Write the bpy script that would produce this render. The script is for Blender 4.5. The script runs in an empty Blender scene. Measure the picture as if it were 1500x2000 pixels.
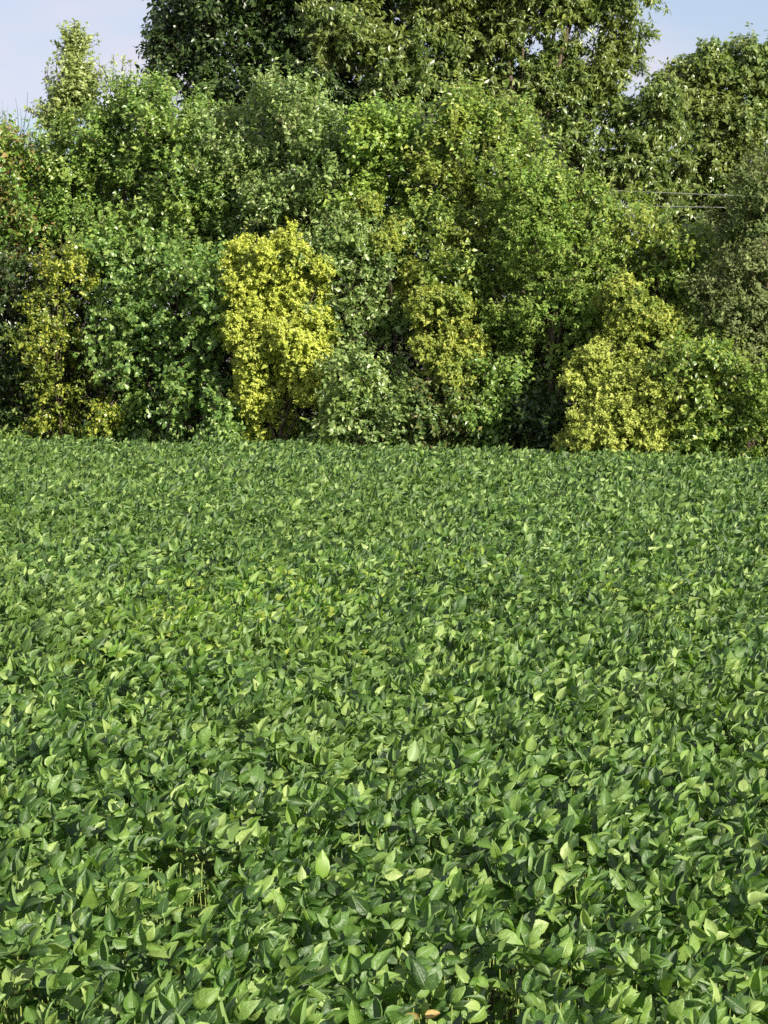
import bpy, math, random
import numpy as np
from mathutils import Vector

R = math.radians
random.seed(4)
rng = np.random.default_rng(11)
S = bpy.context.scene
COL = S.collection

# ------------------------------------------------------------------ camera, sky, sun
CAM_Z = 2.75
F_PX = 4735.0                      # focal length in the photograph's pixels (1500 wide)
PITCH = math.atan(375 / F_PX)      # horizon sits on row 625 of 2000
cam_d = bpy.data.cameras.new('camera')
cam = bpy.data.objects.new('camera', cam_d); COL.objects.link(cam)
cam.location = (0, 0, CAM_Z)
cam.rotation_euler = (R(90) - PITCH, 0, 0)
cam_d.sensor_fit = 'HORIZONTAL'; cam_d.sensor_width = 36
cam_d.lens = 36 * F_PX / 1500
cam_d.clip_start = 0.1; cam_d.clip_end = 4000
S.camera = cam

SUN_TO = Vector((0.64, -0.72, 0.50)).normalized()      # direction towards the sun
sun_d = bpy.data.lights.new('sun', 'SUN'); sun_d.energy = 5.0; sun_d.angle = R(0.5)
sun_d.color = (1.0, 0.93, 0.78)
sun = bpy.data.objects.new('sun', sun_d); COL.objects.link(sun)
sun.rotation_euler = SUN_TO.to_track_quat('Z', 'Y').to_euler()
sun.location = (10, -8, 20)

W = bpy.data.worlds.new('World'); S.world = W; W.use_nodes = True
nt = W.node_tree; nt.nodes.clear()
out = nt.nodes.new('ShaderNodeOutputWorld'); bg = nt.nodes.new('ShaderNodeBackground')
sky = nt.nodes.new('ShaderNodeTexSky'); sky.sky_type = 'NISHITA'; sky.sun_disc = False
sky.sun_elevation = math.asin(SUN_TO.z)
sky.sun_rotation = math.atan2(SUN_TO.x, SUN_TO.y)
sky.air_density = 1.0; sky.dust_density = 0.4; sky.ozone_density = 5.0
bg.inputs['Strength'].default_value = 0.067
tc = nt.nodes.new('ShaderNodeTexCoord'); mp = nt.nodes.new('ShaderNodeMapping')
mp.inputs['Scale'].default_value = (7, 7, 22)
mp.inputs['Location'].default_value = (4.1, 0, 0.6)
nz = nt.nodes.new('ShaderNodeTexNoise'); nz.inputs['Scale'].default_value = 1.0
nz.inputs['Detail'].default_value = 5; nz.inputs['Roughness'].default_value = 0.5
rp = nt.nodes.new('ShaderNodeValToRGB')
rp.color_ramp.elements[0].position = 0.40; rp.color_ramp.elements[0].color = (0, 0, 0, 1)
rp.color_ramp.elements[1].position = 0.64; rp.color_ramp.elements[1].color = (1, 1, 1, 1)
mul = nt.nodes.new('ShaderNodeMath'); mul.operation = 'MULTIPLY_ADD'; mul.inputs[1].default_value = 0.5; mul.inputs[2].default_value = 0.4
mx = nt.nodes.new('ShaderNodeMix'); mx.data_type = 'RGBA'
mx.inputs[7].default_value = (6.25, 5.95, 6.75, 1)
L = nt.links.new
L(tc.outputs['Generated'], mp.inputs[0]); L(mp.outputs[0], nz.inputs['Vector'])
L(nz.outputs['Fac'], rp.inputs[0]); L(rp.outputs[0], mul.inputs[0]); L(mul.outputs[0], mx.inputs[0])
L(sky.outputs[0], mx.inputs[6]); L(mx.outputs[2], bg.inputs[0]); L(bg.outputs[0], out.inputs[0])

S.view_settings.view_transform = 'Standard'; S.view_settings.look = 'None'
S.view_settings.gamma = 1; S.view_settings.exposure = 0.95
S.render.engine = 'CYCLES'
S.cycles.max_bounces = 6; S.cycles.transmission_bounces = 4; S.cycles.diffuse_bounces = 3
S.cycles.use_denoising = False

# ------------------------------------------------------------------ helpers
def at(px, py, Y):
    """Point seen on pixel (px,py) of the 1500x2000 photograph at distance Y in front of the camera."""
    u = (px - 750) / F_PX; v = (1000 - py) / F_PX
    cp, sp = math.cos(PITCH), math.sin(PITCH)
    d = Vector((u, cp + v * sp, -sp + v * cp))
    k = Y / d.y
    return Vector((u * k, Y, CAM_Z + d.z * k))

def edge_y(x):                       # the far edge of the field, nearer on the right
    return 35.1 - 0.52 * np.clip(x, -30, 22) + 0.25 * np.sin(x * 1.3) + 0.12 * np.sin(x * 3.7 + 1)

def tag(o, label=None, cat=None, group=None, kind=None):
    for k, v in (('label', label), ('category', cat), ('group', group), ('kind', kind)):
        if v: o[k] = v
    return o

def link_mesh(name, verts, tris, mat, parent=None, smooth=True, blade=None):
    me = bpy.data.meshes.new(name)
    verts = np.asarray(verts, np.float32); tris = np.asarray(tris, np.int32)
    me.vertices.add(len(verts)); me.vertices.foreach_set('co', verts.ravel())
    me.loops.add(tris.size); me.loops.foreach_set('vertex_index', tris.ravel())
    me.polygons.add(len(tris))
    me.polygons.foreach_set('loop_start', np.arange(0, tris.size, 3, dtype=np.int32))
    me.polygons.foreach_set('use_smooth', np.full(len(tris), smooth))
    me.update(calc_edges=True)
    if blade is not None:          # position on the leaf blade, for its veins
        at_ = me.attributes.new('blade', 'FLOAT2', 'POINT'); at_.data.foreach_set('vector', np.asarray(blade, np.float32).ravel())
    me.materials.append(mat)
    o = bpy.data.objects.new(name, me); COL.objects.link(o)
    if parent: o.parent = parent
    return o

def empty(name, loc):
    o = bpy.data.objects.new(name, None); COL.objects.link(o); o.location = loc
    o.empty_display_size = 0.3
    return o

def unit(v): return v / np.maximum(np.linalg.norm(v, axis=-1, keepdims=True), 1e-9)

# leaf outlines: (station, half width); length 1
def leaf_template(stations):
    """stations: list of (t, w); returns verts (k,3) & triangles, midrib along x, blade in xy."""
    v = []; mid = []; lf = []; rt = []
    for t, w in stations:
        mid.append(len(v)); v.append((t, 0, 0))
        if w > 0:
            lf.append(len(v)); v.append((t - .03, w, 0)); rt.append(len(v)); v.append((t - .03, -w, 0))
        else:
            lf.append(None); rt.append(None)
    f = []
    for i in range(len(stations) - 1):
        a, b = mid[i], mid[i + 1]
        for s, flip in ((lf, False), (rt, True)):
            p, q = s[i], s[i + 1]
            poly = [a, b] + ([q] if q is not None else []) + ([p] if p is not None else [])
            if flip: poly = poly[::-1]
            for j in range(1, len(poly) - 1): f.append((poly[0], poly[j], poly[j + 1]))
    return np.array(v, float), np.array(f, int)

def rimmed_template(stations, inner=.8, lift=.085):
    """like leaf_template, with a narrow turned margin round the blade"""
    v = []; f = []; rows = []
    for t, w in stations:
        if w == 0: rows.append((len(v),)); v.append((t, 0, 0)); continue
        b = len(v); rows.append((b, b+1, b+2, b+3, b+4))      # mid, left inner, left rim, right inner, right rim
        v += [(t, 0, 0), (t - .02, w*inner, 0), (t - .03, w, lift), (t - .02, -w*inner, 0), (t - .03, -w, lift)]
    for a, b in zip(rows[:-1], rows[1:]):
        if len(a) == 1: f += [(a[0], b[0], b[1]), (a[0], b[1], b[2]), (a[0], b[3], b[0]), (a[0], b[4], b[3])]
        elif len(b) == 1: f += [(a[0], b[0], a[1]), (a[1], b[0], a[2]), (a[0], a[3], b[0]), (a[3], a[4], b[0])]
        else:
            for p, q, fl in ((0, 1, 0), (1, 2, 0), (0, 3, 1), (3, 4, 1)):
                t1, t2 = (a[p], b[p], b[q]), (a[p], b[q], a[q])
                f += [t[::-1] if fl else t for t in (t1, t2)]
    return np.array(v, float), np.array(f, int)

T_SOY = rimmed_template([(0, 0), (.10, .22), (.34, .34), (.62, .30), (.86, .14), (1, 0)])
T_MID = rimmed_template([(0, 0), (.40, .33), (1, 0)], .76, .1)
T_OVAL = leaf_template([(0, 0), (.45, .27), (1, 0)])
T_LONG = leaf_template([(0, 0), (.3, .16), (.68, .14), (1, 0)])
T_NEEDLE = leaf_template([(0, 0), (.5, .12), (1, 0)])
T_LOBE = leaf_template([(0, 0), (.2, .33), (.42, .22), (.6, .36), (1, 0)])

def leaves(template, P, D, U, size, fold=.25, curl=.2, wmul=None):
    """n leaves: P base, D direction, U rough up normal. returns verts, tris"""
    tv, tf = template
    n = len(P); k = len(tv)
    D = unit(D); Sd = unit(np.cross(U, D)); N = np.cross(D, Sd)
    if wmul is None: wmul = np.ones(n)
    fo = (fold * rng.uniform(.2, 1.6, n))[:, None]; cu = (curl * rng.normal(1, .7, n))[:, None]
    tw = rng.normal(0, .22, n)[:, None]
    x = tv[None, :, 0]; y = tv[None, :, 1] * wmul[:, None]
    z = fo * np.abs(y) - cu * x * x + tw * x * y + tv[None, :, 2] * rng.normal(.2, 1, n)[:, None]
    lx = x * (1 - .25 * np.abs(cu) * x)
    V = P[:, None, :] + size[:, None, None] * (lx[..., None] * D[:, None, :] + y[..., None] * Sd[:, None, :] + z[..., None] * N[:, None, :])
    Fc = tf[None] + (np.arange(n) * k)[:, None, None]
    return V.reshape(-1, 3), Fc.reshape(-1, 3)

def merge(parts):
    vs, fs, o = [], [], 0
    for v, f in parts:
        if len(v) == 0: continue
        vs.append(v); fs.append(f + o); o += len(v)
    return np.concatenate(vs), np.concatenate(fs)

def tubes(A, B, ra, rb, sides=4):
    """n straight tapered sticks"""
    A = np.asarray(A, float); B = np.asarray(B, float); n = len(A)
    D = unit(B - A); up = np.where(np.abs(D[:, 2:3]) > .9, np.array([[1., 0, 0]]), np.array([[0, 0, 1.]]))
    s = unit(np.cross(up, D)); t = np.cross(D, s)
    a = np.arange(sides) * 2 * np.pi / sides
    ring = np.cos(a)[None, :, None] * s[:, None] + np.sin(a)[None, :, None] * t[:, None]
    ra = np.broadcast_to(ra, (n,)); rb = np.broadcast_to(rb, (n,))
    V = np.concatenate([A[:, None] + ring * ra[:, None, None], B[:, None] + ring * rb[:, None, None]], 1)
    f = []
    for i in range(sides):
        j = (i + 1) % sides
        f += [(i, j, sides + j), (i, sides + j, sides + i)]
    Fc = np.array(f)[None] + (np.arange(n) * 2 * sides)[:, None, None]
    return V.reshape(-1, 3), Fc.reshape(-1, 3)

def bent_tube(pts, radii, sides=7):
    pts = np.asarray(pts, float); m = len(pts)
    D = unit(np.gradient(pts, axis=0)); V = []
    up = np.array([0.31, 0.9, 0.12]) if abs(D[0][2]) > .6 else np.array([0, 0.1, 1.])
    for i in range(m):
        s = np.cross(up, D[i]); s /= np.linalg.norm(s) + 1e-9; t = np.cross(D[i], s)
        for k in range(sides):
            a = 2 * np.pi * k / sides
            r = radii[i] * (1 + .12 * math.sin(3 * a + i))
            V.append(pts[i] + r * (math.cos(a) * s + math.sin(a) * t))
    V.append(pts[-1]); V.append(pts[0]); F = []
    for i in range(m - 1):
        for k in range(sides):
            j = (k + 1) % sides; a, b, c, d = i*sides+k, i*sides+j, (i+1)*sides+j, (i+1)*sides+k
            F += [(a, b, c), (a, c, d)]
    for k in range(sides):
        F.append(((m-1)*sides+k, (m-1)*sides+(k+1) % sides, m*sides)); F.append(((k+1) % sides, k, m*sides+1))
    return np.array(V), np.array(F)

# ------------------------------------------------------------------ materials
def leaf_mat(name, cols, under=None, rough=.42, transl=.3, clump=None, clump_scale=1.2, clump_amt=.6, spec=.5, tcol=1.5):
    """cols: list of (pos, rgb) picked at random per leaf; clump: a second colour that comes in patches"""
    m = bpy.data.materials.new(name); m.use_nodes = True
    t = m.node_tree; t.nodes.clear(); N = t.nodes.new; K = t.links.new
    o = N('ShaderNodeOutputMaterial'); p = N('ShaderNodeBsdfPrincipled'); tr = N('ShaderNodeBsdfTranslucent')
    ms = N('ShaderNodeMixShader'); ms.inputs[0].default_value = transl
    g = N('ShaderNodeNewGeometry'); r = N('ShaderNodeValToRGB'); cr = r.color_ramp
    while len(cr.elements) < len(cols): cr.elements.new(.5)
    for e, (ps, c) in zip(cr.elements, cols): e.position = ps; e.color = (*c, 1)
    K(g.outputs['Random Per Island'], r.inputs[0]); c = r.outputs[0]
    def mix(a, b, fac):
        x = N('ShaderNodeMix'); x.data_type = 'RGBA'
        K(a, x.inputs[6])
        if isinstance(b, tuple): x.inputs[7].default_value = (*b, 1)
        else: K(b, x.inputs[7])
        if isinstance(fac, float): x.inputs[0].default_value = fac
        else: K(fac, x.inputs[0])
        return x.outputs[2]
    if clump:
        n = N('ShaderNodeTexNoise'); n.inputs['Scale'].default_value = clump_scale; n.inputs['Detail'].default_value = 3
        co = N('ShaderNodeTexCoord'); K(co.outputs['Object'], n.inputs['Vector'])
        mr = N('ShaderNodeMapRange'); mr.inputs[1].default_value = .5; mr.inputs[2].default_value = .66; mr.inputs[4].default_value = clump_amt
        K(n.outputs['Fac'], mr.inputs[0]); c = mix(c, clump, mr.outputs[0])
    if under:
        ad = N('ShaderNodeMath'); ad.operation = 'MULTIPLY'; ad.inputs[1].default_value = .85
        K(g.outputs['Backfacing'], ad.inputs[0]); cu = mix(c, under, ad.outputs[0])
    else: cu = c
    K(cu, p.inputs['Base Color'])
    p.inputs['Roughness'].default_value = rough; p.inputs['Specular IOR Level'].default_value = spec
    hv = N('ShaderNodeMix'); hv.data_type = 'RGBA'; hv.blend_type = 'MULTIPLY'; hv.inputs[0].default_value = 1
    K(c, hv.inputs[6]); hv.inputs[7].default_value = (tcol * 1.15, tcol * 1.3, tcol * .45, 1)
    K(hv.outputs[2], tr.inputs[0])
    K(p.outputs[0], ms.inputs[1]); K(tr.outputs[0], ms.inputs[2]); K(ms.outputs[0], o.inputs[0])
    return m

def simple_mat(name, ca, cb, scale=6, rough=.85, bump=.4):
    m = bpy.data.materials.new(name); m.use_nodes = True; t = m.node_tree; N = t.nodes.new; K = t.links.new
    p = t.nodes['Principled BSDF']; n = N('ShaderNodeTexNoise'); n.inputs['Scale'].default_value = scale; n.inputs['Detail'].default_value = 6
    co = N('ShaderNodeTexCoord'); K(co.outputs['Object'], n.inputs['Vector'])
    r = N('ShaderNodeValToRGB'); r.color_ramp.elements[0].position = .35; r.color_ramp.elements[1].position = .65
    r.color_ramp.elements[0].color = (*ca, 1); r.color_ramp.elements[1].color = (*cb, 1)
    K(n.outputs['Fac'], r.inputs[0]); K(r.outputs[0], p.inputs['Base Color'])
    b = N('ShaderNodeBump'); b.inputs['Strength'].default_value = bump; K(n.outputs['Fac'], b.inputs['Height']); K(b.outputs[0], p.inputs['Normal'])
    p.inputs['Roughness'].default_value = rough; p.inputs['Specular IOR Level'].default_value = .25
    return m

BARK = simple_mat('bark', (.05, .035, .025), (.13, .10, .075), 14)
BARK_PALE = simple_mat('pale_bark', (.16, .13, .10), (.30, .26, .20), 14)
SOIL = simple_mat('soil', (.035, .025, .016), (.085, .062, .04), 3)
WIRE = simple_mat('wire_metal', (.30, .30, .29), (.42, .42, .40), 5, .5, 0)

# ------------------------------------------------------------------ ground
def ground():
    xs = np.concatenate([np.linspace(-1500, -60, 8), np.linspace(-50, 50, 60), np.linspace(60, 1500, 8)])
    ys = np.concatenate([np.linspace(-300, -5, 6), np.linspace(0, 80, 60), np.linspace(100, 2500, 10)])
    X, Yg = np.meshgrid(xs, ys, indexing='ij')
    Z = .02 * np.sin(X * 1.7) * np.sin(Yg * 1.1)
    V = np.stack([X, Yg, Z], -1).reshape(-1, 3); nx, ny = len(xs), len(ys); F = []
    for i in range(nx - 1):
        for j in range(ny - 1):
            a = i*ny+j; b = a+ny; F += [(a, b, b+1), (a, b+1, a+1)]
    tag(link_mesh('ground', V, np.array(F), SOIL), 'dark bare soil under the crop and the hedgerow', 'ground', kind='structure')
ground()

# ------------------------------------------------------------------ soybean canopy
_ph = rng.uniform(0, 6.28, (24, 3)); _kv = rng.normal(0, 1, (24, 2))
def wob(x, y, lo, hi, seed=0):
    s = np.zeros_like(x)
    for i in range(10):
        k = _kv[(i + seed) % 24]; k = k / np.linalg.norm(k) * (lo + (hi - lo) * ((i * .618) % 1))
        s += np.sin(x * k[0] + y * k[1] + _ph[(i + seed) % 24, 0])
    return s / 3.2
def canopy_z(x, y):
    return .85 + .035 * wob(x, y, .6, 2.2) + .045 * wob(x, y, 12, 26, 7) + .02 * wob(x, y, 4, 8, 13)

SOY = leaf_mat('soybean_leaf',
    [(0, (.024, .062, .010)), (.35, (.046, .113, .016)), (.64, (.094, .185, .028)), (.86, (.178, .285, .054)), (1, (.30, .39, .12))],
    under=(.17, .27, .08), rough=.5, transl=.30, clump=(.11, .18, .028), clump_scale=.45, clump_amt=.4, spec=.6)
def add_veins(m):
    t = m.node_tree; N = t.nodes.new; K = t.links.new
    p = next(n for n in t.nodes if n.type == 'BSDF_PRINCIPLED')
    src = p.inputs['Base Color'].links[0].from_socket
    a = N('ShaderNodeAttribute'); a.attribute_name = 'blade'; sp = N('ShaderNodeSeparateXYZ'); K(a.outputs['Vector'], sp.inputs[0])
    def M(op, x, y=None, z=None):
        n = N('ShaderNodeMath'); n.operation = op
        for i, v in enumerate((x, y, z)):
            if v is None: continue
            if isinstance(v, (int, float)): n.inputs[i].default_value = v
            else: K(v, n.inputs[i])
        return n.outputs[0]
    ay = M('ABSOLUTE', sp.outputs[1])
    rib = M('SUBTRACT', 1, M('SMOOTH_MIN', M('DIVIDE', ay, .035), 1, .2))
    ph = M('MULTIPLY', M('SUBTRACT', sp.outputs[0], M('MULTIPLY', ay, .8)), 42)
    side = M('POWER', M('MULTIPLY_ADD', M('SINE', ph), .5, .5), 6)
    v = M('ADD', M('MULTIPLY', rib, .42), M('MULTIPLY', side, .10))
    x = N('ShaderNodeMix'); x.data_type = 'RGBA'; K(v, x.inputs[0]); K(src, x.inputs[6]); x.inputs[7].default_value = (.24, .34, .12, 1)
    K(x.outputs[2], p.inputs['Base Color'])
    nz = N('ShaderNodeTexNoise'); nz.inputs['Scale'].default_value = 45; co = N('ShaderNodeTexCoord'); K(co.outputs['Object'], nz.inputs['Vector'])
    h = M('ADD', M('MULTIPLY', v, -.4), M('MULTIPLY', nz.outputs['Fac'], .8))
    b = N('ShaderNodeBump'); b.inputs['Strength'].default_value = .5; b.inputs['Distance'].default_value = .012
    K(h, b.inputs['Height']); K(b.outputs[0], p.inputs['Normal'])
add_veins(SOY)
STEM = simple_mat('green_stem', (.16, .24, .05), (.30, .36, .10), 20, .6, 0)

def soy_leaves(x, y, z, tpl, size_mu, upright, fold=.6):
    n = len(x)
    # most blades stand up, lean with the breeze to the right and show their shaded face; the rest point anywhere
    az = rng.uniform(0, 2 * np.pi, n)
    free = np.stack([np.cos(az) * upright, np.sin(az) * upright, np.ones(n)], 1)
    lean = np.array([-.52, -.85, .36]) + rng.normal(0, .36, (n, 3))
    pick = (rng.uniform(0, 1, n) < .76)[:, None]
    nrm = unit(np.where(pick, lean, free) + rng.normal(0, .2, (n, 3)))
    a2 = rng.uniform(0, 2 * np.pi, n)
    d0 = np.stack([np.cos(a2) * .5 + .5, np.sin(a2) * .5 + .1, np.full(n, 1.05)], 1)
    d0 = unit(d0 - (d0 * nrm).sum(1, keepdims=True) * nrm)
    s0 = np.cross(nrm, d0)
    P = np.stack([x, y, z], 1); out = []
    for ang, off in ((0, .018), (.85, .004), (-.85, .004)):
        j = rng.normal(0, .18, n); c, s = np.cos(ang + j)[:, None], np.sin(ang + j)[:, None]
        d = c * d0 + s * s0 + rng.normal(0, .25, (n, 3)) + np.array([0, 0, .12])
        nn = nrm + rng.normal(0, .30, (n, 3))
        sz = size_mu * rng.lognormal(0, .17, n)
        out.append(leaves(tpl, P + d * off, d, nn, sz, fold, .35, rng.uniform(.62, 1.0, n)))
    return out

def field_points(y0, y1, dens, margin):
    wmax = .16 * y1 + margin
    n = int(dens * (y1 - y0) * 2 * wmax)
    x = rng.uniform(-wmax, wmax, n); y = rng.uniform(y0, y1, n)
    k = (np.abs(x) < .16 * y + margin) & (y < edge_y(x))
    return x[k], y[k]

parts = []
for (y0, y1, dens, tpl, lay) in ((3.8, 15, 440, T_SOY, .25), (15, 41.5, 270, T_MID, .2)):
    x, y = field_points(y0, y1, dens, 1.6)
    u = rng.uniform(0, 1, len(x)) ** 1.6
    thin = (y < 8.6) & (wob(x * 1.0, y, 5, 11, 3) + rng.normal(0, .35, len(x)) > .55)      # the stand opens up at the near edge
    x, y, u = x[~thin], y[~thin], u[~thin]
    z = canopy_z(x, y) - lay * u + np.abs(rng.normal(0, .022, len(x)))
    parts += soy_leaves(x, y, z, tpl, .063 + .024 * np.clip((y - 10) / 16, 0, 1), 1.3)
    if y0 < 10:       # lower leaves seen through the gaps close to the camera
        x, y = field_points(y0, 12, 90, 1.6)
        parts += soy_leaves(x, y, canopy_z(x, y) - rng.uniform(.25, .6, len(x)), T_MID, .085, .6)
# a few leaves stand clear of the canopy and show pale undersides
x, y = field_points(5, 39, 3, 1.2)
parts += soy_leaves(x, y, canopy_z(x, y) + rng.uniform(.02, .07, len(x)), T_SOY, .066, 1.9, .3)
bl_ = []
for v, f in parts:
    k = T_SOY if len(f) % 1 == 0 and (len(v) * len(T_SOY[1]) == len(f) * len(T_SOY[0])) else T_MID
    bl_.append(np.tile(k[0][:, :2], (len(v) // len(k[0]), 1)))
crop = link_mesh('soybean_crop', *merge(parts), SOY, blade=np.concatenate(bl_))
tag(crop, 'dense green soybean canopy filling the field up to the hedgerow', 'soybean crop', kind='stuff')
x, y = field_points(3.8, 22, 120, 1.2)
zc = canopy_z(x, y) - rng.uniform(.03, .2, len(x))
B = np.stack([x, y, zc], 1); A = B + np.stack([rng.normal(0, .05, len(x)), rng.normal(0, .05, len(x)), -rng.uniform(.2, .75, len(x))], 1)
A[:, 2] = np.maximum(A[:, 2], .02)
st = link_mesh('stems', *tubes(A, B, .0028, .0016, 4), STEM, crop); st['kind'] = 'stuff'

# patches where the crop yellows
YELLOWING = leaf_mat('yellowing_soybean_leaf', [(0, (.09, .2, .025)), (.6, (.18, .3, .035)), (1, (.34, .40, .08))], rough=.45, transl=.35)
xs, ys = [], []
for (px, py, sx, sy, n) in ((450, 1200, .42, 1.3, 700), (600, 1170, .3, .9, 160), (880, 1130, .6, .8, 140), (1280, 1150, .3, .7, 70), (330, 1260, .3, .5, 90), (1430, 1010, .4, .5, 60), (1200, 905, .9, .8, 200)):
    Yc = 1.9 * F_PX / (py - 625); xs.append((px - 750) / F_PX * Yc + rng.normal(0, sx, n)); ys.append(Yc + rng.normal(0, sy, n))
x, y = np.concatenate(xs), np.concatenate(ys)
yp = soy_leaves(x, y, canopy_z(x, y) + rng.uniform(-.05, .03, len(x)), T_MID, .06, 1.3)
o = link_mesh('yellowing_leaves', *merge(yp), YELLOWING, crop); o['kind'] = 'stuff'; o['label'] = 'scattered yellowing leaves in patches of the crop'
# standout plants
def standout_plant(px, py, Y, specs, label, mat, name='soybean_plant', cat='soybean plant', top=None):
    p = at(px, py, Y); root = empty(name, (p.x, p.y, 0)); tag(root, label, cat)
    z = p.z
    link_mesh('stem', *bent_tube([(0, 0, 0), (.01, 0, z*.5), (0, .01, z-.05)], [.005, .004, .0025], 6), STEM, root)
    for (dx, dz, az, el, tilt, L_, w) in specs:
        b = np.array([[dx, 0, z + dz]]); d = np.array([[math.cos(az)*math.cos(el), math.sin(az)*math.cos(el), math.sin(el)]])
        nn = np.array([tilt], float)
        v1 = leaves(T_SOY, b, d, nn, np.array([L_]), .2, .12, np.array([w]))
        o = link_mesh('leaf', *v1, mat, root, blade=T_SOY[0][:, :2])
        link_mesh('petiole', *tubes([[0, .005, z-.12]], b, .002, .0015, 5), STEM, o)
def Yrow(py, h=.87): return (CAM_Z - h) * F_PX / (py - 625)
PALE = leaf_mat('pale_soybean_leaf', [(0, (.18, .27, .10)), (1, (.23, .32, .13))], rough=.5, transl=.25)
GOLD = leaf_mat('golden_dead_leaf', [(0, (.34, .24, .08)), (1, (.40, .29, .10))], rough=.6, transl=.3)
standout_plant(785, 1500, Yrow(1500), [(0, .03, 1.9, .9, (-.8, -.7, .3), .10, .8), (.03, .03, .8, 1.0, (.5, -.8, .3), .11, .85), (-.06, .02, 2.4, .7, (-.2, -.9, .5), .08, .9)],
               'soybean plant raising pale pointed leaves at mid field, right of centre', PALE)
standout_plant(630, 1715, Yrow(1715), [(0, 0, 1.6, 1.35, (0, -1, .2), .10, .75), (-.03, -.02, 2.9, .25, (0, -.5, 1), .10, .8), (.04, -.02, .4, .3, (0, -.6, 1), .13, .8)],
               'soybean plant with one upright yellowish green leaf in the lower field', YELLOWING)
standout_plant(832, 1990, Yrow(1990), [(0, .0, .6, .3, (0, -.6, 1), .055, .8), (-.02, 0, 2.6, .2, (0, -.7, .8), .045, .8)],
               'soybean plant with golden dead leaves at the bottom edge', GOLD)

# ------------------------------------------------------------------ trees and shrubs
KINDS = dict(
  oval=dict(t=T_OVAL, size=.072, nl=11, twig=.30, up=.45, droop=0., clump=.30, dens=1.0, fold=.35),
  lobe=dict(t=T_LOBE, size=.064, nl=14, twig=.28, up=.3, droop=.35, clump=.33, dens=.95, fold=.3),
  droop=dict(t=T_LONG, size=.105, nl=15, twig=.30, up=.1, droop=.55, clump=.5, dens=1.35, fold=.3),
  broad=dict(t=T_OVAL, size=.105, nl=12, twig=.34, up=.15, droop=.3, clump=.5, dens=1.3, fold=.3),
  shoot=dict(t=T_OVAL, size=.072, nl=14, twig=.38, up=1.1, droop=0., clump=.26, dens=1.0, fold=.35),
  fine=dict(t=T_OVAL, size=.048, nl=16, twig=.32, up=.45, droop=0., clump=.26, dens=1.25, fold=.2),
  tuft=dict(t=T_OVAL, size=.042, nl=28, twig=.14, up=.6, droop=.1, clump=.18, dens=1.6, fold=.3),
  sparse=dict(t=T_OVAL, size=.055, nl=14, twig=.28, up=.5, droop=.1, clump=.22, dens=.85, fold=.3),
)

def sphere(n):
    v = rng.normal(0, 1, (n, 3)); return unit(v)

def crown_leaves(blobs, K, inner=True):
    """blobs: (centre, (rx, ry, rz)); returns leaf parts and twig sticks"""
    lp, ta, tb = [], [], []
    for c, r in blobs:
        c = np.array(c); r = np.array(r); R_ = float(np.mean(r))
        cr = min(K['clump'], R_ * .7)
        area = 4 * math.pi * ((r[0]*r[1])**1.6/3 + (r[0]*r[2])**1.6/3 + (r[1]*r[2])**1.6/3) ** (1/1.6)
        nc = max(6, int(area / (math.pi * cr * cr) * 1.15 * K['dens']))
        u = sphere(nc)
        back = u[:, 1] > .35
        keep = ~back | (rng.uniform(0, 1, nc) < .5)
        u = u[keep]; nc = len(u)
        rad = (.58 + .42 * rng.uniform(0, 1, nc) ** 1.2)[:, None] * (1 + .10 * np.sin(u @ np.array([[5.], [4], [6]]) + c[0]*3))
        cc = c + u * r * rad
        cs = cr * rng.uniform(.6, 1.15, nc)
        # sticks from the blob's heart to the clumps
        ta.append(np.repeat(c[None] - np.array([[0, 0, r[2]*.4]]), nc, 0)); tb.append(cc)
        nt = int(15 * K['dens'])
        idx = np.repeat(np.arange(nc), nt); m = len(idx)
        w = sphere(m) * .8 + u[idx] * .5; w = unit(w)
        start = cc[idx] + w * cs[idx][:, None] * rng.uniform(.1, .75, m)[:, None]
        d = w * .8 + u[idx] * .25 + rng.normal(0, .35, (m, 3)); d[:, 2] += K['up'] - K['droop'] * .5; d = unit(d)
        tl = K['twig'] * rng.uniform(.5, 1.25, m)
        sel = rng.uniform(0, 1, m) < .3
        ta.append(start[sel]); tb.append((start + d * tl[:, None])[sel])
        nl = K['nl']; li = np.repeat(np.arange(m), nl); q = len(li)
        f = np.tile(np.linspace(.1, 1, nl), m) + rng.normal(0, .04, q)
        P = start[li] + d[li] * (tl[li] * f)[:, None]
        P[:, 2] -= K['droop'] * .25 * (tl[li] * f ** 2)
        side = rng.normal(0, 1, (q, 3)); dd = d[li]
        side = unit(side - (side * dd).sum(1, keepdims=True) * dd)
        ld = dd * .5 + side * .85; ld[:, 2] -= K['droop'] * .95
        un = unit(rng.normal(0, .6, (q, 3)) + np.array([.25, -.45, .8]) * (1 - min(.6, K['droop'] * .5)) + w[li] * .7)
        un = un + 1e-3 * rng.normal(0, 1, (q, 3))
        sz = K['size'] * rng.lognormal(0, .22, q)
        lp.append(leaves(K['t'], P, ld, un, sz, K['fold'], .3, rng.uniform(.8, 1.2, q)))
        if inner:       # shaded leaves in the heart of the blob
            ni = int((150 if K['size'] > .1 else 60) * area)
            v = sphere(ni); Pi = c + v * r * (rng.uniform(.2, .72, ni) ** .6)[:, None]
            lp.append(leaves(T_OVAL, Pi, rng.normal(0, 1, (ni, 3)), rng.normal(0, .5, (ni, 3)) + np.array([0, -.3, 1.]), np.full(ni, .15) * rng.uniform(.7, 1.2, ni), .3, .2))
    return lp, (np.concatenate(ta), np.concatenate(tb))

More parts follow.
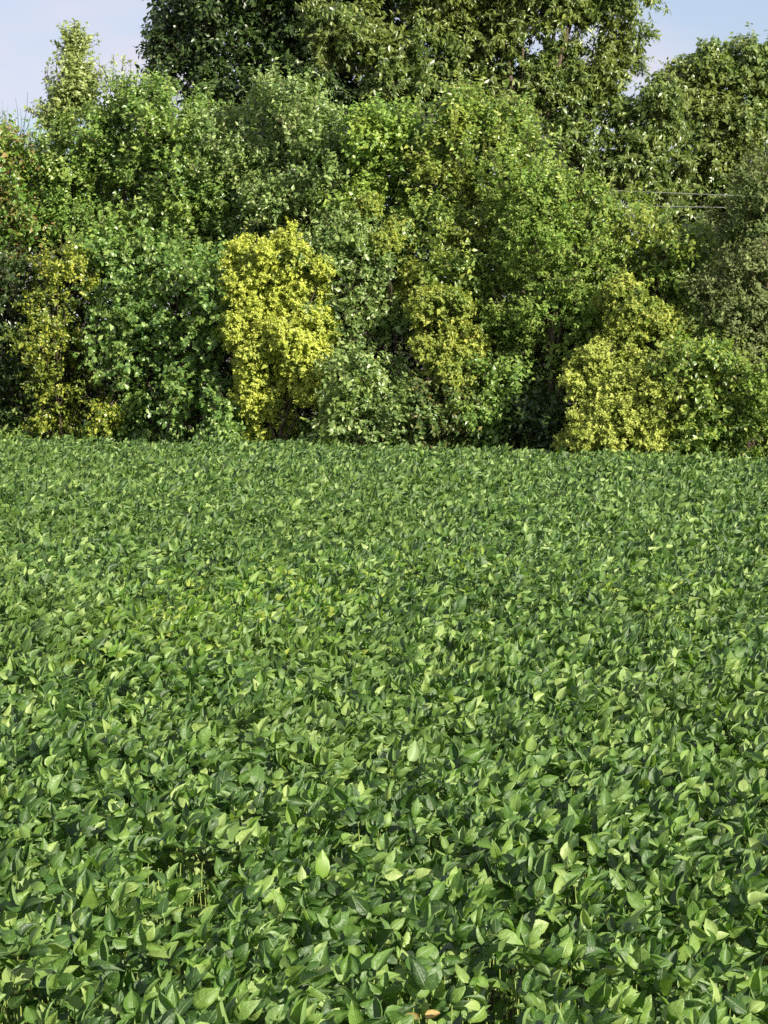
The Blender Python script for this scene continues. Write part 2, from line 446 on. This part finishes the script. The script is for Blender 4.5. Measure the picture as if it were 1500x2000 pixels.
def tree(name, cat, label, blobs_px, D, kind, mat, group=None, Y=None, trunk_r=.06, base_px=None, bark=None,
         shoots=(), depth=.85, inner=True, nolimb=False):
    bark = bark or BARK; K = KINDS[kind]
    cx = sum(b[0] for b in blobs_px) / len(blobs_px)
    Y0 = Y if Y else float(edge_y((cx - 750) / F_PX * 36)) + D
    bl = []
    for b in blobs_px:
        dy = b[4] if len(b) > 4 else random.uniform(-.25, .25)
        if Y is None: Yb = float(edge_y((b[0] - 750) / F_PX * 36)) + D + dy
        else: Yb = Y0 + dy
        c = at(b[0], b[1], Yb); k = Yb / F_PX
        bl.append((c, (b[2] * k, (b[2] + b[3]) / 2 * k * depth, b[3] * k)))
    bp = base_px if base_px is not None else cx
    bx = at(bp, 900, Y0).x
    root = empty(name, (bx, Y0, 0)); tag(root, label, cat, group)
    off = np.array([bx, Y0, 0.])
    zs = [c.z for c, _ in bl]; xs_ = [c.x for c, _ in bl]
    top = np.array([np.mean(xs_) - bx, 0, max(.5, np.mean(zs) * .9)])
    n = 7; pts = [top * t + np.array([.12 * math.sin(t * 4 + bx), .08 * math.sin(t * 5), 0]) * t * min(1, top[2] / 3) for t in np.linspace(0, 1, n)]
    pts[0][2] = -.05
    rad = [trunk_r * (1.25 if i == 0 else 1) * (1 - .6 * i / (n - 1)) for i in range(n)]
    link_mesh('trunk', *bent_tube(pts, rad, 8), bark, root)
    for c, r in ([] if nolimb else bl):
        e = np.array(c) - off
        t = min(.95, max(.12, (e[2] - .55 * abs(e[0])) / max(top[2], .1) * .55))
        s = top * t + np.array([.12 * math.sin(t * 4 + bx), .08 * math.sin(t * 5), 0]) * t * min(1, top[2] / 3)
        mid = (s + e) / 2 + np.array([0, 0, .12 * np.linalg.norm(e - s) * (1 if e[2] > s[2] else .3)])
        q = [(1-a)**2 * s + 2*a*(1-a) * mid + a*a * e for a in np.linspace(0, 1, 6)]
        rr = trunk_r * .5
        link_mesh('limb', *bent_tube(q, [rr * (1 - .75 * i / 5) for i in range(6)], 6), bark, root)
    lp, (ta, tb) = crown_leaves(bl, K, inner)
    sa, sb = [], []
    if kind in ('shoot', 'oval'):     # young upright shoots all over the top of the crown
        for c, rr in bl:
            for _ in range(9 if kind == 'shoot' else 4):
                a_ = random.uniform(-.85, .85); b_ = random.uniform(-.9, .3)
                hz = math.sqrt(max(0.05, 1 - a_*a_*.8 - b_*b_*.6))
                tip = np.array([c.x + a_ * rr[0], c.y + b_ * rr[1], c.z + rr[2] * hz + random.uniform(.02, .22)])
                h = random.uniform(.25, .45); a0 = tip + np.array([random.uniform(-.1, .1), random.uniform(-.1, .1), -h])
                sa.append(a0); sb.append(tip); nl = int(h / .012); f = rng.uniform(0, 1, nl)
                P = a0 + (tip - a0) * f[:, None] + rng.normal(0, .015, (nl, 3))
                ld = rng.normal(0, 1, (nl, 3)); ld[:, 2] = np.abs(ld[:, 2]) * .6 + .4
                lp.append(leaves(K['t'], P, ld, rng.normal(0, .6, (nl, 3)) + np.array([.2, -.4, 1.]), K['size'] * rng.uniform(.7, 1.1, nl) * (1.15 - .5 * f), K['fold'], .3))
    for (px, py, h, dd) in shoots:      # leafy leading shoots that stick out of the top: tip pixel, length in m
        Ys = (Y0 if Y else float(edge_y((px - 750) / F_PX * 36)) + D) + dd
        tip = np.array(at(px, py, Ys)); lean = np.array([random.uniform(-.12, .12), random.uniform(-.1, .1), -1.])
        a0 = tip + lean * h; sa.append(a0); sb.append(tip)
        nl = int(h / .016); f = rng.uniform(0, 1, nl)
        P = a0 + (tip - a0) * f[:, None] + rng.normal(0, .02 + .03 * (1 - f[:, None]), (nl, 3))
        ld = rng.normal(0, 1, (nl, 3)); ld[:, 2] = np.abs(ld[:, 2]) * .6 + .45 - K['droop']
        lp.append(leaves(K['t'], P, ld, rng.normal(0, .6, (nl, 3)) + np.array([.2, -.4, 1.]), K['size'] * rng.uniform(.7, 1.15, nl), K['fold'], .3))
    v, f = merge(lp); link_mesh('crown', v - off, f, mat, root)
    if sa: ta = np.concatenate([ta, sa]); tb = np.concatenate([tb, sb])
    tw = tubes(ta - off, tb - off, .006 + trunk_r * .02, .003, 3)
    o = link_mesh('twigs', *tw, bark, root); o['kind'] = 'stuff'
    return root

def G(*c): return [(i / (len(c) - 1), x) for i, x in enumerate(c)]
M_MID = leaf_mat('hedge_leaf', G((0.0853, 0.16, 0.0352), (0.132, 0.231, 0.0499), (0.196, 0.303, 0.0641), (0.336, 0.429, 0.104)), under=(0.357, 0.431, 0.162), rough=.34, clump=(0.328, 0.359, 0.0708), clump_amt=.28, spec=.55)
M_BLUE = leaf_mat('bluish_green_leaf', G((0.0739, 0.144, 0.0374), (0.108, 0.204, 0.0494), (0.161, 0.263, 0.0652), (0.302, 0.409, 0.112)), under=(0.381, 0.482, 0.17), rough=.34, clump=(0.195, 0.273, 0.0545), spec=.55)
M_SILVER = leaf_mat('grey_green_leaf', G((0.095, 0.158, 0.052), (0.136, 0.216, 0.0622), (0.206, 0.288, 0.085), (0.404, 0.491, 0.189)), under=(0.479, 0.528, 0.263), rough=.34, clump=(0.223, 0.296, 0.0686), spec=.55)
M_YG = leaf_mat('yellow_green_leaf', G((0.0931, 0.178, 0.0311), (0.151, 0.256, 0.0461), (0.227, 0.357, 0.0633), (0.377, 0.464, 0.101)), under=(0.295, 0.436, 0.152), rough=.34, clump=(0.309, 0.374, 0.062), spec=.55)
M_BRIGHT = leaf_mat('bright_green_leaf', G((0.0933, 0.171, 0.0329), (0.142, 0.23, 0.0441), (0.214, 0.299, 0.0568), (0.36, 0.413, 0.0887)), under=(0.379, 0.427, 0.143), rough=.34, clump=(0.3, 0.321, 0.06), spec=.55)
M_OLIVE = leaf_mat('olive_fine_leaf', G((0.125, 0.2, 0.0429), (0.177, 0.261, 0.0528), (0.246, 0.334, 0.0668), (0.344, 0.403, 0.0983)), rough=.55, clump=(0.172, 0.32, 0.049), spec=.3)
M_DUSK = leaf_mat('brownish_fine_leaf', G((0.0927, 0.122, 0.0433), (0.132, 0.171, 0.0587), (0.184, 0.224, 0.0801), (0.259, 0.286, 0.12)), rough=.55, clump=(0.111, 0.19, 0.0477), spec=.3)
M_GOLD = leaf_mat('golden_yellow_leaf', G((0.275, 0.336, 0.0548), (0.445, 0.489, 0.0686), (0.549, 0.585, 0.0967), (0.626, 0.651, 0.192)), rough=.55, transl=.3, clump=(0.212, 0.316, 0.0827), clump_amt=.35, clump_scale=3.2, spec=.3, tcol=1.1)
M_GOLD2 = leaf_mat('pale_yellow_leaf', G((0.231, 0.296, 0.0549), (0.366, 0.417, 0.078), (0.452, 0.495, 0.11), (0.524, 0.563, 0.165)), rough=.55, transl=.28, clump=(0.192, 0.274, 0.0549), clump_amt=.2, clump_scale=3.2, spec=.3, tcol=1.1)
M_YELG = leaf_mat('yellow_tinged_leaf', G((0.133, 0.202, 0.0382), (0.241, 0.308, 0.0491), (0.398, 0.427, 0.0762), (0.506, 0.509, 0.131)), rough=.5, clump=(0.121, 0.213, 0.0382), clump_amt=.6, clump_scale=1.6, spec=.35, tcol=1.2)
M_RUST = leaf_mat('yellow_brown_leaf', G((0.0782, 0.136, 0.022), (0.174, 0.232, 0.0355), (0.319, 0.354, 0.0478), (0.446, 0.451, 0.0726)), rough=.34, clump=(0.0892, 0.149, 0.0298), clump_amt=.7, spec=.55)
M_RED = leaf_mat('reddish_leaf', G((0.0748, 0.164, 0.0297), (0.144, 0.248, 0.0418), (0.223, 0.304, 0.0597), (0.336, 0.17, 0.09)), rough=.34, clump=(0.0967, 0.218, 0.0325), clump_amt=.5, spec=.55)
M_SHADED = leaf_mat('shade_dark_leaf', G((0.0258, 0.0509, 0.0156), (0.0393, 0.0747, 0.0204), (0.0614, 0.105, 0.0273), (0.106, 0.153, 0.0455)), under=(.11, .16, .06), rough=.34, clump=(0.065, 0.102, 0.0254), spec=.55)  # dark green deepened further, so the colour itself carries shade
M_WALNUT = leaf_mat('drooping_tree_leaf', G((0.0594, 0.101, 0.0246), (0.0979, 0.152, 0.0345), (0.162, 0.217, 0.0514), (0.278, 0.333, 0.0969)), under=(0.116, 0.16, 0.057), rough=.34, clump=(0.188, 0.218, 0.0438), clump_amt=.6, clump_scale=.7, spec=.55)
M_FAR = leaf_mat('far_tree_leaf', G((0.0778, 0.13, 0.0367), (0.114, 0.177, 0.0468), (0.165, 0.222, 0.0607), (0.252, 0.301, 0.0909)), rough=.34, clump=(0.192, 0.222, 0.0505), clump_scale=.8, spec=.55)
M_UNDER_SHADE = leaf_mat('shade_dark_undergrowth_leaf', G((0.0184, 0.0305, 0.0129), (0.0292, 0.0458, 0.0166), (0.0431, 0.0612, 0.0227), (0.0704, 0.0858, 0.0365)), rough=.34, spec=.55)  # near-black leaves: the shade inside the thicket is in the colour

M_PALEYG = leaf_mat('pale_sapling_leaf', G((0.143, 0.19, 0.055), (0.214, 0.275, 0.077), (0.295, 0.351, 0.11), (0.375, 0.418, 0.176)), rough=.34, spec=.55)
M_RUSTG = leaf_mat('rust_speckled_leaf', G((.06, .11, .03), (.09, .15, .035), (.14, .19, .05), (.26, .20, .06)), rough=.5)
g_tall = 'tall trees behind the hedgerow'; g_hedge = 'bushes of the hedgerow'; g_yel = 'yellow shrubs along the hedgerow'
g_low = 'low shrubs at the field edge'

# tall trees behind
tree('broadleaf_tree', 'tree', 'tall dark green broadleaf tree, shade put into its leaf colour, against the sky, left of the drooping one',
     [(445, 60, 90, 80), (405, 130, 55, 55), (520, 150, 100, 80), (500, -40, 150, 100), (640, 60, 110, 90), (610, 210, 100, 75), (700, -60, 140, 90), (350, 30, 45, 50), (690, 200, 80, 60), (440, 215, 60, 45), (520, 300, 120, 70), (330, 85, 28, 14), (600, -30, 130, 90, 1.2), (760, 40, 120, 90, 1.5), (560, 70, 100, 80, 1.2), (790, 210, 80, 70), (830, 280, 100, 60), (330, 130, 28, 26)],
     0, 'broad', M_SHADED, g_tall, Y=48.0, trunk_r=.22, base_px=560)  # shaded side of the tall crowns is painted by these darkened leaves
tree('broadleaf_tree', 'tree', 'tall tree with long drooping olive leaves and sky gaps, right of centre',
     [(720, 90, 110, 65, -1.2), (790, 150, 70, 55, -1.2), (660, 50, 60, 45, -1.2), (880, 40, 110, 80), (870, 150, 90, 60), (970, 110, 75, 75), (1095, 105, 28, 26), (1120, 15, 80, 32), (1130, 165, 22, 22), (1050, 150, 25, 25), (1205, 35, 55, 42), (1195, 115, 45, 45), (1175, 205, 50, 50), (920, 20, 110, 90, 1.3), (920, 170, 80, 80, 1.4), (1150, 335, 100, 35, 1.2), (1100, -20, 70, 40, 1), (960, -60, 150, 80), (1150, -70, 130, 70), (1060, 200, 70, 50), (1220, 290, 75, 50), (1275, 320, 50, 42), (1100, 280, 70, 45), (1290, 195, 26, 30), (1290, 255, 35, 42), (980, 240, 90, 60), (1260, 375, 80, 30), (1020, 30, 35, 30), (800, -90, 140, 70)],
     0, 'droop', M_WALNUT, g_tall, Y=46.5, trunk_r=.16, base_px=1000)
tree('broadleaf_tree', 'tree', 'rounded blue green tree at the upper right edge, behind the power lines',
     [(1440, 150, 65, 55), (1385, 170, 32, 50), (1490, 130, 60, 45), (1480, 230, 60, 70), (1400, 260, 60, 60), (1340, 160, 24, 24), (1350, 210, 30, 40), (1420, 340, 80, 50), (1500, 330, 60, 60), (1560, 180, 70, 80), (1390, 120, 22, 20), (1445, 270, 60, 60), (1380, 330, 50, 50), (1460, 400, 80, 40), (1350, 410, 55, 42), (1400, 460, 80, 50), (1310, 440, 40, 40)],
     0, 'broad', M_FAR, g_tall, Y=51.0, trunk_r=.16, base_px=1450)

# hedgerow, back layer
tree('sapling', 'tree', 'pale yellow green sapling spire standing up against the sky at upper left',
     [(143, 120, 14, 26), (146, 165, 24, 24), (145, 205, 28, 26), (120, 240, 28, 22)], 2.6, 'shoot', M_PALEYG, base_px=140, trunk_r=.035,
     shoots=[(150, 66, .5, 0), (135, 74, .45, .05), (165, 85, .4, 0), (112, 95, .35, 0), (180, 98, .4, .1), (96, 115, .35, 0), (193, 113, .4, 0), (88, 135, .35, .1), (92, 150, .3, 0), (185, 135, .3, 0)])
tree('shrub', 'shrub', 'reddish tipped shrub at the left edge, bare shoots rising above it',
     [(15, 300, 60, 42), (-40, 320, 80, 70), (20, 390, 75, 70), (-20, 480, 90, 70), (40, 450, 50, 50)], 1.8, 'oval', M_RED, g_hedge, trunk_r=.05)
tree('bush', 'bush', 'large leafy green bush below the sapling spire, highest on the left of the hedgerow',
     [(235, 205, 48, 40), (320, 235, 65, 52), (190, 285, 70, 55), (270, 290, 90, 75), (370, 300, 90, 75), (150, 370, 85, 75), (270, 400, 110, 80), (390, 400, 95, 80), (200, 470, 90, 60), (320, 490, 110, 60), (110, 330, 55, 60), (110, 430, 60, 60), (420, 490, 70, 65), (230, 500, 90, 50, -.4), (340, 520, 90, 45, -.4)],
     2.0, 'shoot', M_MID, g_hedge, trunk_r=.08, shoots=[(222, 105, .5, 0), (240, 112, .45, .1), (255, 118, .45, 0), (205, 130, .4, 0), (300, 140, .4, 0), (330, 148, .4, .1), (275, 150, .35, 0), (360, 180, .35, 0)])
tree('bush', 'bush', 'grey green bush of slender leaves between the large left bush and yellow green young tree',
     [(545, 215, 60, 50), (500, 280, 80, 65), (600, 280, 70, 60), (470, 370, 85, 75), (570, 370, 95, 75), (660, 370, 75, 70), (540, 440, 100, 55)],
     2.3, 'shoot', M_SILVER, g_hedge, trunk_r=.07, shoots=[(531, 125, .55, 0), (555, 160, .45, 0), (583, 155, .5, .1), (500, 195, .4, 0), (615, 190, .4, 0), (640, 235, .4, 0), (460, 220, .4, 0)])
tree('young_tree', 'tree', 'yellow green young tree with toothed shoots in the middle of the hedgerow top',
     [(740, 260, 60, 48), (795, 280, 50, 50), (710, 300, 50, 50), (770, 350, 80, 65), (700, 400, 60, 60), (800, 430, 70, 55)],
     2.0, 'shoot', M_YG, g_hedge, trunk_r=.05, shoots=[(735, 195, .5, 0), (755, 200, .45, .1), (775, 198, .45, 0), (710, 225, .4, 0), (795, 215, .4, 0), (822, 235, .4, 0), (690, 250, .35, 0)])
tree('young_tree', 'tree', 'bright green pointed young tree under the drooping tree',
     [(905, 235, 50, 50), (960, 250, 60, 48), (1010, 280, 45, 45), (880, 310, 65, 60), (960, 340, 80, 65), (870, 400, 70, 60), (1040, 330, 40, 45)],
     2.0, 'shoot', M_BRIGHT, g_hedge, trunk_r=.06, shoots=[(903, 160, .55, 0), (925, 178, .45, 0), (885, 190, .45, .1), (955, 190, .4, 0), (1000, 210, .4, 0), (1030, 250, .35, 0), (850, 240, .35, 0), (870, 275, .3, -.4), (905, 285, .3, -.4)])
tree('bush', 'bush', 'bright green leafy bush at upper right, directly below the power lines',
     [(1160, 415, 58, 46), (1225, 425, 60, 42), (1110, 400, 45, 45), (1300, 485, 58, 44), (1220, 490, 85, 60), (1320, 530, 60, 60), (1280, 580, 80, 55), (1340, 620, 55, 60), (1365, 490, 36, 34)],
     1.9, 'oval', M_BRIGHT, g_hedge, trunk_r=.07, shoots=[(1135, 355, .35, 0), (1180, 360, .35, 0)])
tree('cedar', 'tree', 'dark brownish cedar with fine foliage at the right edge',
     [(1505, 350, 40, 50), (1470, 430, 42, 48), (1500, 430, 70, 70), (1440, 500, 60, 65), (1500, 550, 80, 70), (1430, 600, 60, 60), (1480, 660, 85, 55), (1400, 660, 40, 45)],
     1.2, 'fine', M_DUSK, g_hedge, trunk_r=.08)
# middle layer
tree('cedar', 'tree', 'olive green cedar with feathery fine foliage right of centre',
     [(1020, 360, 50, 55), (1070, 420, 65, 65), (1050, 500, 75, 65), (1130, 500, 65, 65), (1100, 590, 85, 65), (1160, 600, 50, 50), (1040, 640, 75, 60), (1110, 690, 65, 45)],
     1.2, 'fine', M_OLIVE, g_hedge, trunk_r=.08)
tree('bush', 'bush', 'dark bush, shade put into its leaf colour, in the hollow left of the round pale yellow shrub',
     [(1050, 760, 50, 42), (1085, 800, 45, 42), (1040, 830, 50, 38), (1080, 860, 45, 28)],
     1.0, 'oval', M_SHADED, g_hedge, trunk_r=.03)  # darkened leaves paint the shade of the hollow
tree('bush', 'bush', 'green bush of small round leaves between the silvery bush and the olive cedar',
     [(880, 470, 70, 55), (940, 480, 75, 60), (890, 540, 80, 55), (970, 570, 70, 65), (940, 620, 65, 50), (990, 690, 50, 50)],
     1.4, 'oval', M_BRIGHT, g_hedge, trunk_r=.06)
tree('bush', 'bush', 'silvery green bush of glinting leaves right of the tall golden shrub',
     [(700, 480, 85, 60), (640, 500, 50, 55), (690, 560, 85, 60), (770, 560, 65, 60), (690, 630, 70, 48), (770, 625, 60, 35), (790, 500, 45, 50)],
     1.1, 'oval', M_SILVER, g_hedge, trunk_r=.06)
tree('bush', 'bush', 'bluish green bush of lobed leaves left of the tall golden shrub',
     [(230, 510, 60, 45, .7), (330, 500, 70, 45, .7), (410, 520, 50, 45, .7), (250, 580, 85, 60), (350, 560, 85, 60), (420, 580, 50, 60), (230, 660, 60, 60), (310, 660, 90, 65), (400, 680, 65, 65), (300, 750, 85, 60), (400, 770, 70, 55), (290, 820, 80, 40), (450, 830, 60, 40)],
     .6, 'lobe', M_BLUE, g_hedge, trunk_r=.07)
tree('bush', 'bush', 'dark bush, shade put into its leaf colour, low at the left edge, under the reddish tipped shrub',
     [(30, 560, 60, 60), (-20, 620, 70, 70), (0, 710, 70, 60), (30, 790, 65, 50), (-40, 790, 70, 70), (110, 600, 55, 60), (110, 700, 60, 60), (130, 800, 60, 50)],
     1.3, 'oval', M_SHADED, g_hedge, trunk_r=.06)  # low shade at this edge is painted by the darkened leaf colour
# front layer
tree('yellow_shrub', 'shrub', 'thin yellow brown shrub with bare stems near the left edge',
     [(115, 505, 30, 30), (90, 550, 40, 40), (135, 565, 36, 36), (100, 615, 45, 38), (130, 680, 32, 32), (165, 770, 36, 30), (110, 780, 38, 30), (200, 820, 28, 22), (100, 840, 40, 20), (100, 730, 40, 34), (75, 660, 34, 34)],
     .5, 'sparse', M_RUST, g_yel, trunk_r=.022, inner=False, shoots=[(120, 455, .35, 0), (85, 490, .3, 0), (150, 490, .3, 0)])
tree('yellow_shrub', 'shrub', 'tall golden yellow shrub, brightest of the hedgerow, left of centre',
     [(500, 505, 48, 36), (550, 500, 48, 38), (520, 570, 65, 48), (580, 590, 50, 42), (500, 640, 50, 45), (575, 650, 62, 42), (620, 640, 30, 30), (530, 700, 62, 45), (600, 705, 45, 40), (560, 755, 55, 36), (618, 760, 28, 24), (500, 770, 48, 40), (520, 825, 48, 32), (632, 525, 8, 7), (470, 560, 25, 30), (470, 640, 22, 30)],
     .6, 'tuft', M_GOLD, g_yel, trunk_r=.04, shoots=[(478, 440, .25, .2), (545, 455, .2, 0), (590, 470, .2, 0)])
tree('yellow_shrub', 'shrub', 'yellow tinged shrub above the dark hollow in the middle of the hedgerow',
     [(830, 600, 30, 26), (875, 605, 40, 28), (860, 645, 50, 30), (905, 665, 28, 26), (915, 700, 20, 20), (860, 695, 48, 28), (900, 735, 40, 28)],
     .7, 'tuft', M_YELG, g_yel, trunk_r=.035)
tree('yellow_shrub', 'shrub', 'small yellow spray in mid hedgerow, under the toothed young tree',
     [(785, 460, 24, 16), (755, 470, 16, 12), (722, 405, 14, 12), (805, 535, 18, 18), (790, 580, 14, 16)],
     1.0, 'tuft', M_YELG, g_yel, trunk_r=.02, inner=False)
tree('yellow_shrub', 'shrub', 'small yellow shrub top above the round pale yellow shrub',
     [(1215, 570, 34, 24), (1190, 600, 20, 18), (1250, 610, 36, 22), (1290, 635, 28, 22), (1240, 640, 40, 20), (1320, 655, 20, 20)],
     .9, 'tuft', M_YELG, g_yel, trunk_r=.03)
tree('yellow_shrub', 'shrub', 'round pale yellow shrub standing at the field edge on the right',
     [(1200, 705, 52, 36), (1150, 740, 42, 38), (1240, 745, 52, 40), (1190, 780, 55, 42), (1270, 775, 38, 34), (1230, 825, 62, 40), (1160, 835, 45, 36), (1280, 855, 30, 30), (1130, 865, 38, 26), (1200, 870, 60, 26)],
     .3, 'tuft', M_GOLD2, g_yel, trunk_r=.04, shoots=[(1195, 662, .2, 0), (1228, 668, .2, 0)])
tree('bush', 'bush', 'fresh green bush right of the round pale yellow shrub',
     [(1350, 710, 45, 42), (1400, 740, 50, 42), (1345, 780, 45, 45), (1420, 800, 60, 42), (1360, 850, 55, 36), (1440, 850, 50, 34)],
     .5, 'oval', M_BRIGHT, g_low, trunk_r=.04)
tree('bush', 'bush', 'pale olive bush low at the right edge, under the dark cedar',
     [(1490, 740, 48, 40), (1470, 800, 42, 45), (1510, 850, 60, 40), (1550, 780, 50, 60)],
     .4, 'fine', M_OLIVE, g_low, trunk_r=.04)
tree('low_shrub', 'shrub', 'low grey green shrub with yellowing branches below the dark hollow',
     [(690, 735, 42, 32), (740, 750, 48, 32), (770, 790, 50, 34), (710, 800, 48, 36), (670, 840, 45, 28), (740, 850, 50, 28), (810, 830, 45, 34)],
     .35, 'oval', M_SILVER, g_low, trunk_r=.035)
tree('low_shrub', 'shrub', 'rusty speckled low shrub in front of the yellow tinged shrub',
     [(840, 800, 42, 30), (800, 865, 45, 22), (860, 850, 42, 28), (900, 820, 40, 32)],
     .3, 'oval', M_RUSTG, g_low, trunk_r=.03)
tree('low_shrub', 'shrub', 'low leafy green shrub between the rusty shrub and the shaded gap',
     [(950, 770, 48, 38), (990, 810, 36, 36), (940, 830, 50, 34), (980, 865, 48, 24), (1000, 750, 36, 34)],
     .5, 'oval', M_MID, g_low, trunk_r=.035)

# ------------------------------------------------------------------ undergrowth behind the first rows, its leaf colour darkened for shade
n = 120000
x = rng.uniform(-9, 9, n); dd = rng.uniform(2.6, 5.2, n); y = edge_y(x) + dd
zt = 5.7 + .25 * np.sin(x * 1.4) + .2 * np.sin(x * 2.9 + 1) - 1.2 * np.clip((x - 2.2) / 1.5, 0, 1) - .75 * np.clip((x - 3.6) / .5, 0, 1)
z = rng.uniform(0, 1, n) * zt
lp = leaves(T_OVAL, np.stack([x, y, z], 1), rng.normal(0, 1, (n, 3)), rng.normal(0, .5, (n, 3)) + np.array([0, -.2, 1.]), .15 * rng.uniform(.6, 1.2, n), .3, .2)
o = link_mesh('undergrowth', *lp, M_UNDER_SHADE); tag(o, 'tangle of leaves, shade put into their colour, in the depth of the hedgerow', 'undergrowth', kind='stuff')
n = 26000
x = rng.uniform(-8, 8, n); y = edge_y(x) + rng.uniform(.7, 2.4, n); z = rng.uniform(0, 1, n) ** .8 * (1.25 + .35 * np.sin(x * 3.1) + .25 * np.sin(x * 7.7 + 2))
lp = leaves(T_OVAL, np.stack([x, y, z], 1), rng.normal(0, 1, (n, 3)), rng.normal(0, .6, (n, 3)) + np.array([.1, -.3, 1.]), .1 * rng.uniform(.6, 1.3, n), .3, .3)
o = link_mesh('undergrowth', *lp, M_MID); tag(o, 'knee to chest high brush filling in under the bushes', 'undergrowth', kind='stuff')
# weeds along the field edge
n = 22000
x = rng.uniform(-8, 8, n); y = edge_y(x) + rng.uniform(-.1, .9, n); z = rng.uniform(0, 1, n) ** 1.3 * (.86 + .16 * np.sin(x * 5) + .12 * np.sin(x * 13) + .1 * np.sin(x * 29))
lp = leaves(T_LONG, np.stack([x, y, z], 1), rng.normal(0, 1, (n, 3)) + np.array([0, 0, .8]), rng.normal(0, .6, (n, 3)) + np.array([0, -.3, 1.]), .13 * rng.uniform(.6, 1.3, n), .3, .3)
o = link_mesh('weeds', *lp, M_MID); tag(o, 'strip of green weeds between the crop and the shrubs', 'weeds', kind='stuff')

# bare shoots at upper left
sh = empty('bare_sapling', at(25, 880, 41.0)); sh.location.z = 0
tag(sh, 'bare grey sapling whose thin leafless shoots rise at the upper left edge', 'sapling')
b0 = at(25, 300, 41.0) - sh.location
link_mesh('trunk', *bent_tube([(0, 0, -.05), (.03, 0, b0.z*.5), tuple(b0)], [.03, .022, .012], 6), BARK_PALE, sh)
for (px, py) in ((5, 195), (16, 205), (30, 190), (40, 212), (54, 180), (66, 196), (-12, 190), (24, 226), (10, 222), (48, 228)):
    e = at(px, py, 41.0 + random.uniform(-.2, .2)) - sh.location
    q = [np.array(b0) * (1-a) + np.array(e) * a + np.array([.07 * math.sin(a*3.14) * (1 if px > 25 else -1), 0, 0]) for a in np.linspace(0, 1, 5)]
    link_mesh('shoot', *bent_tube(q, [.008, .006, .005, .004, .0025], 4), BARK_PALE, sh)

# power lines
for (ya, yb, lab) in ((368, 383, 'upper of the two thin power lines crossing below the drooping tree'), (400, 406, 'lower of the two thin power lines crossing below the drooping tree')):
    a = at(1100, ya, 38.7); b = at(1450, yb, 36.9); d = (b - a) / (b.x - a.x); q = []
    for s in np.linspace(-14, 26, 60): 
        p = a + d * s; q.append((p.x, p.y, p.z + .0012 * (s - 1.5) ** 2))
    tag(link_mesh('power_line', *bent_tube(q, [.007] * 60, 6), WIRE), lab, 'power line', 'power lines behind the hedgerow')
